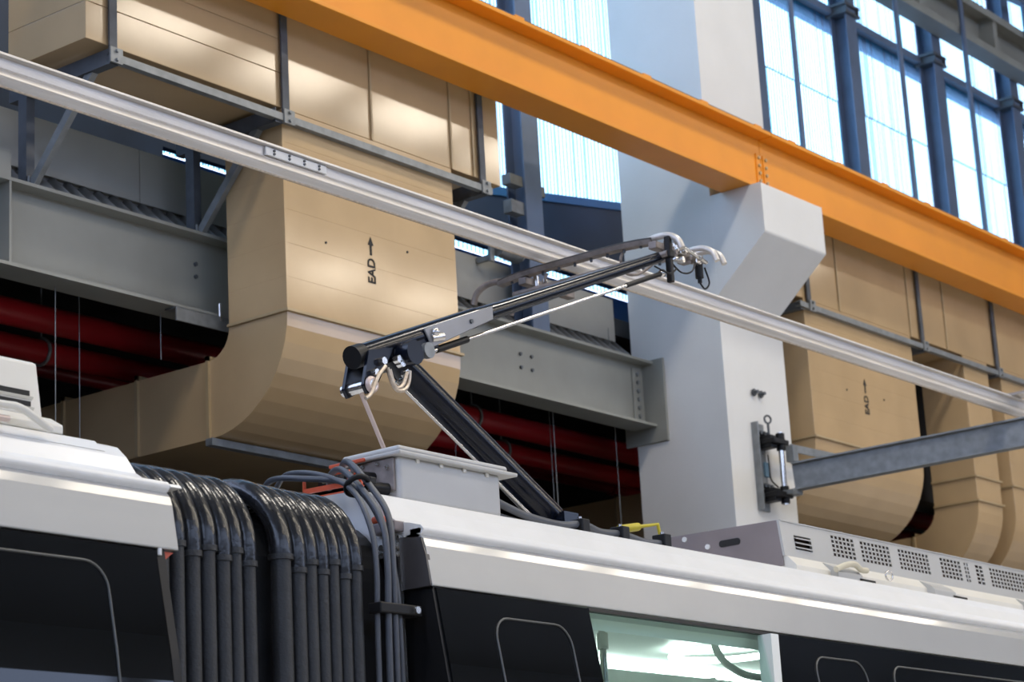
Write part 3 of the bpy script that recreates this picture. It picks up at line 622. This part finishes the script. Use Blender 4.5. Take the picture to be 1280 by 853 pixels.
for dy0, dy1 in ((-.056, -.046), (.046, .056)):
    m.add([p + Vector((0, dy0, 0)) for p in pl] + [p + Vector((0, dy1, 0)) for p in pl], [(0, 1, 2, 3), (7, 6, 5, 4), (0, 4, 5, 1), (1, 5, 6, 2), (2, 6, 7, 3), (3, 7, 4, 0)])
m.build('gusset_plate', mat('grey_gloss_gusset', (.26, .26, .27), .25, metal=.2), pg, bevel=.004)
m = MB(); m.tube([END + dirU * .80 + Vector((0, -.056, -.01)), END + dirU * .80 + Vector((0, -.064, -.01))], .011, 8); m.build('gusset_bolt', DSTEEL, pg)
# knee joint
m = MB(); m.tube([KNEE + Vector((-.02, -.11, -.02)), KNEE + Vector((-.02, .11, -.02))], .055, 18); m.bar(END + dirU * .24 - Vector((0, 0, .045)), END + dirU * .56 - Vector((0, 0, .045)), .085, .085); m.build('knee_housing', NAVYG, pg, bevel=.012, bseg=3)
m = MB(); m.tube([KNEE + Vector((.12, -.05, .02)), KNEE + Vector((.12, -.075, .02))], .036, 16); m.build('knee_cap', GALV, pg)
# lower arm
m = MB(); m.tube([pA(7.25, 4.12), pA(7.36, 4.05), BASE], [.050, .064, .072], 22); m.build('lower_arm', NAVYG, pg)
m = MB(); m.tube([pA(7.20, 3.98, -.06), pA(8.1, 3.50, -.06)], .007, 8); m.build('control_rod', CHROME, pg)
# lever with coupling rod
for dy in (-.055, .055):
    m = MB(); m.prism([(7.03, 4.09), (7.19, 4.13), (7.13, 4.03), (7.06, 3.92), (7.01, 3.895), (6.985, 3.93)], YA + dy - .008, YA + dy + .008, axis='Y'); m.build('lever_plate', NAVYG, pg, bevel=.004)
m = MB(); m.tube([pA(7.025, 3.935, -.085), pA(7.025, 3.935, .085)], .026, 14); m.build('lever_pin', CHROME, pg)
m = MB(); m.torus(pA(7.025, 3.935, -.075), (0, 1, 0), .026, .012); m.build('lever_eye', ROD, pg)
m = MB(); m.tube([pA(7.03, 3.93, 0), pA(7.29, 3.54, .02), pA(7.36, 3.43, .02)], .010, 10); m.build('coupling_rod', ROD, pg)
for (x_, z_) in ((7.10, 4.05), (7.05, 3.99), (7.22, 4.06), (7.25, 4.02), (7.235, 3.985), (7.20, 4.075)):
    m = MB(); hexbolt(m, pA(x_, z_, -.06), (0, -1, 0), .018, .028); m.build('bolt', CHROME, pg)
# braided shunts
SHUNTS = [[(7.101, 4.025), (7.052, 3.975), (7.001, 3.89), (6.964, 3.863)], [(7.111, 4.02), (7.138, 3.961), (7.173, 3.931), (7.221, 3.942), (7.249, 3.979), (7.258, 4.03)], [(7.126, 4.015), (7.158, 3.943), (7.206, 3.958), (7.241, 4.02)]]
for pts in SHUNTS:
    m = MB(); m.tube(smooth_path([pA(a, b, -.09) for a, b in pts]), .009, 8); m.build('shunt', COPPER, pg)
# guide rod
G0 = pA(7.50, 4.175, -.03); G1 = pA(9.38, 4.915, -.03); dg_ = (G1 - G0).normalized()
m = MB(); m.tube([G0, G1], .009, 10); m.build('guide_rod', CHROME, pg)
m = MB(); m.tube([G0 + dg_ * .02, G0 + dg_ * .26], .016, 10); m.build('rod_sleeve', BLACKP, pg)
m = MB(); m.tube([G1 - dg_ * .36, G1 - dg_ * .02], .013, 10); m.build('rod_sleeve', BLACKP, pg)
m = MB(); m.tube([G0 - dg_ * .10, G0 + dg_ * .03], .012, 10); m.ball(G0 - dg_ * .08, .022); m.build('rod_end', CHROME, pg)
m = MB(); m.ball(G1, .022); m.build('rod_end', CHROME, pg)
m = MB(); m.tube([pA(7.46, 4.22, -.05), pA(7.53, 4.24, -.06)], .02, 10); m.ball(pA(7.48, 4.25, -.06), .022); m.build('stop_bolt', CHROME, pg)
# base on the roof
m = MB(); m.bar((7.5, YA + .0, 3.40), (8.75, YA, 3.40), .10, .06); m.bar((8.33, 5.98, 3.40), (8.33, 7.6, 3.40), .10, .06); m.build('base_frame', BLACKP, pg, bevel=.006)
m = MB(); m.tube([(8.335, YA - .10, 3.49), (8.335, YA + .10, 3.49)], .045, 16); m.box(8.28, 8.39, YA - .12, YA - .09, 3.40, 3.53); m.box(8.28, 8.39, YA + .09, YA + .12, 3.40, 3.53); m.build('base_bearing', NAVYG, pg)
# head
XH = 9.44; ZS = 5.157
hd = MB(); hd.tube([pA(9.40, 5.02, -.06), pA(9.40, 5.02, .95)], .018, 10); hd = hd.build('head_shaft', CARR, pg)
m = MB(); m.bar(pA(9.425, 4.87, -.05), pA(9.425, 5.12, -.05), .030, .034, (0, 1, 0)); m.bar(pA(9.42, 5.0, -.05), pA(9.42, 5.04, -.05), .05, .05, (0, 1, 0)); m.build('head_bracket', BLACKP, pg, bevel=.006)
def strip(X, y0, y1, zs):
    n = 12; st = MB(); cr_ = MB()
    for k in range(n):
        a = y0 + (y1 - y0) * k / n; b = y0 + (y1 - y0) * (k + 1) / n
        za = zs - .02 * (2 * k / n - 1) ** 4; zb = zs - .02 * (2 * (k + 1) / n - 1) ** 4
        st.add([(X - .03, a, za - .012), (X + .03, a, za - .012), (X + .03, b, zb - .012), (X - .03, b, zb - .012), (X - .022, a, za), (X + .022, a, za), (X + .022, b, zb), (X - .022, b, zb)], [(0, 3, 2, 1), (4, 5, 6, 7), (0, 1, 5, 4), (2, 3, 7, 6), (0, 4, 7, 3), (1, 2, 6, 5)])
        cr_.add([(X - .026, a, za - .036), (X + .026, a, za - .036), (X + .026, b, zb - .036), (X - .026, b, zb - .036), (X - .034, a, za - .012), (X + .034, a, za - .012), (X + .034, b, zb - .012), (X - .034, b, zb - .012)], [(0, 3, 2, 1), (4, 5, 6, 7), (0, 1, 5, 4), (2, 3, 7, 6), (0, 4, 7, 3), (1, 2, 6, 5)])
    s = st.build('carbon_strip', CARB, pg); c = cr_.build('strip_carrier', CARR, pg)
    for k in range(9):
        yy = y0 + .08 + k * (y1 - y0 - .16) / 8
        mm = MB(); mm.tube([(X, yy, zs - .034), (X, yy, zs - .056)], .008, 6); mm.build('carrier_bolt', DSTEEL, c)
def horn(X, y, zs, s, r=.014, mt=CHROME):
    pts = [(X, y, zs - .03), (X, y + s * .06, zs - .020), (X, y + s * .13, zs - .026), (X, y + s * .19, zs - .060), (X, y + s * .215, zs - .115)]
    MB().tube(smooth_path(pts), r, 10).build('horn', mt, pg)
strip(XH, 6.25, 7.27, ZS); strip(XH + .33, 6.25, 7.27, ZS)
horn(XH, 6.29, ZS, -1, .018, ALU); horn(XH + .33, 6.29, ZS, -1, .016, ALU); horn(XH + .40, 6.29, ZS - .004, -1, .016, ALU); horn(XH, 7.25, ZS, 1, .018, CARR); horn(XH + .33, 7.25, ZS, 1, .018, CARR)
for y in (6.24, 7.1):
    m = MB(); m.bar((XH - .03, y, ZS - .065), (XH + .42, y, ZS - .065), .05, .04); m.build('head_crossbar', CARR, pg, bevel=.004)
    for dx in (.06, .14, .22):
        m = MB(); m.tube([(XH + dx, y - .03, ZS - .11), (XH + dx, y - .03, ZS - .03)], .015, 10); m.build('suspension_spring', CHROME, pg)
for (dx, y_, z_, a_, b_, c_, mt_) in ((.07, 6.20, 5.055, .07, .05, .05, CARR), (.14, 6.18, 5.075, .05, .04, .035, CHROME), (.20, 6.20, 5.05, .06, .05, .05, CARR), (.27, 6.17, 5.06, .05, .04, .06, CHROME), (.10, 6.17, 5.02, .09, .03, .022, CHROME)):
    m = MB(); m.box(XH + dx - a_ / 2, XH + dx + a_ / 2, y_ - b_ / 2, y_ + b_ / 2, z_ - c_ / 2, z_ + c_ / 2); m.tube([(XH + dx, y_ - b_ / 2, z_), (XH + dx, y_ - b_ / 2 - .02, z_)], .012, 8); m.build('suspension_block', mt_, pg, bevel=.006)
m = MB(); m.tube([(XH + .04, 6.14, 5.10), (XH + .34, 6.15, 5.05)], .011, 8); m.build('suspension_link', CHROME, pg)
m = MB(); m.tube([(XH + .31, 6.18, 5.045), (XH + .31, 6.18, 4.965)], .022, 12); m.tube([(XH + .31, 6.18, 4.965), (XH + .31, 6.18, 4.94)], .012, 10); m.build('damper', BLACKP, pg)
for pts in ([(XH - .02, 6.14, 4.98), (XH + .06, 6.13, 4.935), (XH + .16, 6.13, 4.96), (XH + .25, 6.16, 5.04)], [(XH + .31, 6.18, 4.94), (XH + .34, 6.17, 4.91), (XH + .37, 6.16, 4.95), (XH + .35, 6.17, 5.03)], [(XH - .16, 6.15, 4.93), (XH - .10, 6.10, 4.89), (XH - .03, 6.10, 4.93)]):
    MB().tube(smooth_path(pts), .005, 6).build('shunt_wire', BLACKP, pg)
for (y, sgn) in ((6.45, 1), (6.95, 1)):
    MB().tube(smooth_path([(XH + .0, y, ZS - .055), (XH - .02, y, ZS - .10), (XH + .05, y + .02, ZS - .15), (XH + .2, y + .04, ZS - .12), (XH + .3, y + .02, ZS - .055)]), .008, 8).build('stabiliser', CARR, pg)

# ================================================================== ROOF FITTINGS ON CAR B
rc = thing('roof_cable', (8.2, 5.9, 3.37), 'dark cable in block clamps along the roof edge behind the pantograph foot', 'cable')
MB().tube(smooth_path([(7.50, 5.92, 3.48), (7.65, 5.91, 3.44), (7.78, 5.90, 3.415), (8.0, 5.9, 3.405), (8.17, 5.9, 3.425), (8.3, 5.9, 3.405), (8.48, 5.9, 3.412), (8.65, 5.9, 3.395), (8.80, 5.9, 3.40), (8.95, 5.93, 3.38)]), .017, 10).build('sheath', CABLE, rc)
MB().tube(smooth_path([(7.50, 5.96, 3.44), (7.60, 5.95, 3.415), (7.75, 5.93, 3.395), (7.95, 5.92, 3.39)]), .012, 8).build('second_sheath', CABLE, rc)
for X in (8.15, 8.46, 8.80):
    b_ = MB().box(X - .028, X + .028, 5.865, 5.94, 3.345, 3.445).build('block_clamp', BLACKP, rc, bevel=.005)
    MB().tube([(X, 5.90, 3.445), (X, 5.90, 3.458)], .009, 8).build('clamp_screw', CHROME, b_)
yh = thing('valve_handle', (8.7, 6.1, 3.37), 'yellow isolating handle on the train roof before the white column', 'handle')
m = MB(); m.tube([(8.62, 6.02, 3.47), (8.78, 6.02, 3.50)], .020, 10); m.build('grip', YEL, yh)
m = MB(); m.tube([(8.78, 6.02, 3.50), (8.92, 6.0, 3.525), (8.93, 5.99, 3.42)], .009, 8); m.build('stem', YEL, yh)
m = MB(); m.box(8.58, 8.66, 5.99, 6.06, 3.37, 3.46); m.build('valve_body', BLACKP, yh, bevel=.008)

# roof air conditioner of car B
hv = thing('roof_air_conditioner', (11.5, 6.85, 3.37), 'long pale grey roof air conditioner with slotted side grilles, by the white column', 'air conditioner')
HX0, HX1, HY0, HZ0, HZ1 = 9.92, 14.6, 5.90, 3.458, 3.645
prof = [(HY0 + .0, HZ0), (HY0 + .02, HZ1), (HY0 + .045, HZ1 + .004), (7.76, HZ1 + .03), (7.80, HZ0)]
m = MB(); m.prism([(HY0 + .03, HZ0), (HY0 + .05, HZ1 - .01), (7.76, HZ1 + .01), (7.78, HZ0)], HX0 + .015, HX1); m.build('core', GRDARK, hv)
m = MB(); m.prism([(HY0 + .015, HZ1 - .004), (HY0 + .015, HZ1 + .002), (7.78, HZ1 + .032), (7.78, HZ1 + .01)], HX0 - .005, HX1); m.build('top_cover', HVACW, hv)
m = MB(); m.prism([(HY0 + .013, HZ0 - .05), (HY0 + .033, HZ1 + .001), (7.78, HZ1 + .03), (7.80, HZ0 - .05)], HX0 - .01, HX0 + .015); m.build('end_panel', HVACD, hv, bevel=.003)
# slot in the end panel, and screws
m = MB(); m.prism(rrect(6.02 + .14, 6.02 + .27, 3.555, 3.59, .016, 4), HX0 - .014, HX0 - .009); m.build('end_slot', INK, hv)
for (Y, Z) in ((6.36, 3.57), (6.5, 3.63), (6.62, 3.60)):
    m = MB(); m.tube([(HX0 - .01, Y, Z), (HX0 - .02, Y, Z)], .014, 10); m.build('end_screw', WHITE, hv)
# slotted front made of frame strips and bars
def yf(z): return HY0 + .02 * (z - HZ0) / (HZ1 - HZ0)
def fbox(mb, x0, x1, z0, z1, t=.014):
    mb.prism([(yf(z0), z0), (yf(z1), z1), (yf(z1) + t, z1), (yf(z0) + t, z0)], x0, x1)
m = MB(); fbox(m, HX0 - .012, HX1, HZ1 - .022, HZ1); fbox(m, HX0 - .012, HX1, HZ0, HZ0 + .045)
gr = [(10.41, 10.66), (10.72, 11.05), (11.14, 11.50), (11.63, 11.89), (11.925, 11.99), (12.07, 12.17), (12.25, 13.3), (13.4, 14.4)]
edges = [HX0 - .01] + [e for g in gr for e in g] + [HX1]
solid = [(edges[i], edges[i + 1]) for i in range(0, len(edges), 2)]
for a, b in solid[1:]: fbox(m, a, b, HZ0 + .045, HZ1 - .022)
fbox(m, HX0 - .012, 10.03, HZ0 + .045, HZ1 - .022); fbox(m, 10.20, 10.41, HZ0 + .045, HZ1 - .022); fbox(m, 10.03, 10.20, HZ0 + .12, HZ1 - .022)
m.build('side_panel', HVACW, hv)
lv = MB()
for k in range(3): lv.prism([(yf(HZ0) - .004, HZ0 + .05 + k * .024), (yf(HZ0) + .03, HZ0 + .066 + k * .024), (yf(HZ0) + .03, HZ0 + .069 + k * .024), (yf(HZ0) - .004, HZ0 + .056 + k * .024)], 10.03, 10.20)
lv.build('louvre', HVACW, hv)
for gi, (a, b) in enumerate(gr):
    mm = MB(); nc = max(2, round((b - a) / .042)); z0 = HZ0 + .045; z1 = HZ1 - .022; rws = 5
    for k in range(rws + 1):
        zz = z0 + (z1 - z0) * k / rws; fbox(mm, a, b, max(z0, zz - .004), min(z1, zz + .004), .003)
    for k in range(nc + 1):
        xx = a + (b - a) * k / nc; fbox(mm, max(a, xx - .0065), min(b, xx + .0065), z0, z1, .003)
    g_ = mm.build('grille', HVACW, hv); 
m = MB(); m.prism([(HY0 - .004, HZ0), (HY0 + .03, HZ0), (HY0 + .03, 3.352), (HY0 - .055, 3.352), (HY0 - .055, 3.405)], HX0 + .0, HX1); m.build('skirt', HVACC, hv, bevel=.003)
for X in (10.35, 11.40, 12.6):
    t_ = MB(); t_.prism([(HY0 - .012, HZ0 - .005), (HY0 - .075, 3.42), (HY0 - .10, 3.395), (HY0 - .10, 3.352), (HY0 - .012, 3.352)], X - .09, X + .16); t_.build('foot', HVACW, hv, bevel=.004)
    MB().box(X + .13, X + .30, HY0 - .10, HY0 - .05, 3.350, 3.378).build('foot_pad', INK, hv)
m = MB(); m.tube(smooth_path([(10.22, 5.79, 3.40), (10.32, 5.79, 3.43), (10.42, 5.79, 3.445), (10.50, 5.80, 3.425), (10.58, 5.81, 3.43)]), .016, 8); m.build('tie_rope', mat('cream_rope', (.62, .58, .46), .8, bump=.3, bscale=200), hv)
m = MB(); m.torus((10.80, 5.80, 3.42), (.3, 1, 0), .025, .005); m.build('lifting_ring', CHROME, hv)
for X in [10.2 + i * .38 for i in range(10)]:
    MB().tube([(X, HY0 + .05, HZ1), (X, HY0 + .05, HZ1 + .012)], .014, 8).build('cover_screw', HVACW, hv)

# roof air conditioner of car A
ha = thing('roof_air_conditioner', (3.2, 6.85, 3.37), 'cream louvred roof air conditioner on the car before the bellows', 'air conditioner')
AY = 5.76
m = MB(); m.prism([(AY + .0, 3.405), (AY + .03, 3.60), (AY + .05, 3.61), (7.6, 3.63), (7.65, 3.41)], 1.0, 4.915); m.build('casing', HVACC, ha, bevel=.008)
m = MB(); m.prism([(AY + .0, 3.41), (AY - .06, 3.375), (AY - .06, 3.345), (7.8, 3.345), (7.75, 3.41)], 1.0, 4.955); m.build('skirt', HVACC, ha, bevel=.006)
m = MB(); m.box(3.0, 4.83, 6.0, 7.5, 3.60, 3.648); m.box(3.0, 4.70, 5.95, 7.4, 3.648, 3.665); m.build('top_plate', HVACW, ha, bevel=.004)
for k, z0 in enumerate((3.440, 3.478)):
    yy = AY + (z0 - 3.405) * .154
    m = MB(); m.box(3.6, 4.872, yy - .001, yy + .03, z0, z0 + .018); m.build('louvre_gap', INK, ha)
    m = MB(); m.prism([(yy - .012, z0 - .004), (yy + .02, z0 + .002), (yy + .02, z0 - .012), (yy - .004, z0 - .014)], 3.6, 4.88); m.build('louvre_blade', HVACC, ha)
m = MB(); m.tube(smooth_path([(4.0, 5.64, 3.392), (4.60, 5.64, 3.392), (4.715, 5.64, 3.392), (4.80, 5.645, 3.362), (4.86, 5.65, 3.338)]), .013, 10); m.build('lifting_bar', HVACC, ha)
m = MB(); m.tube([(4.0, 5.66, 3.352), (4.69, 5.66, 3.352)], .012, 10); m.build('drain_pipe', ROD, ha)
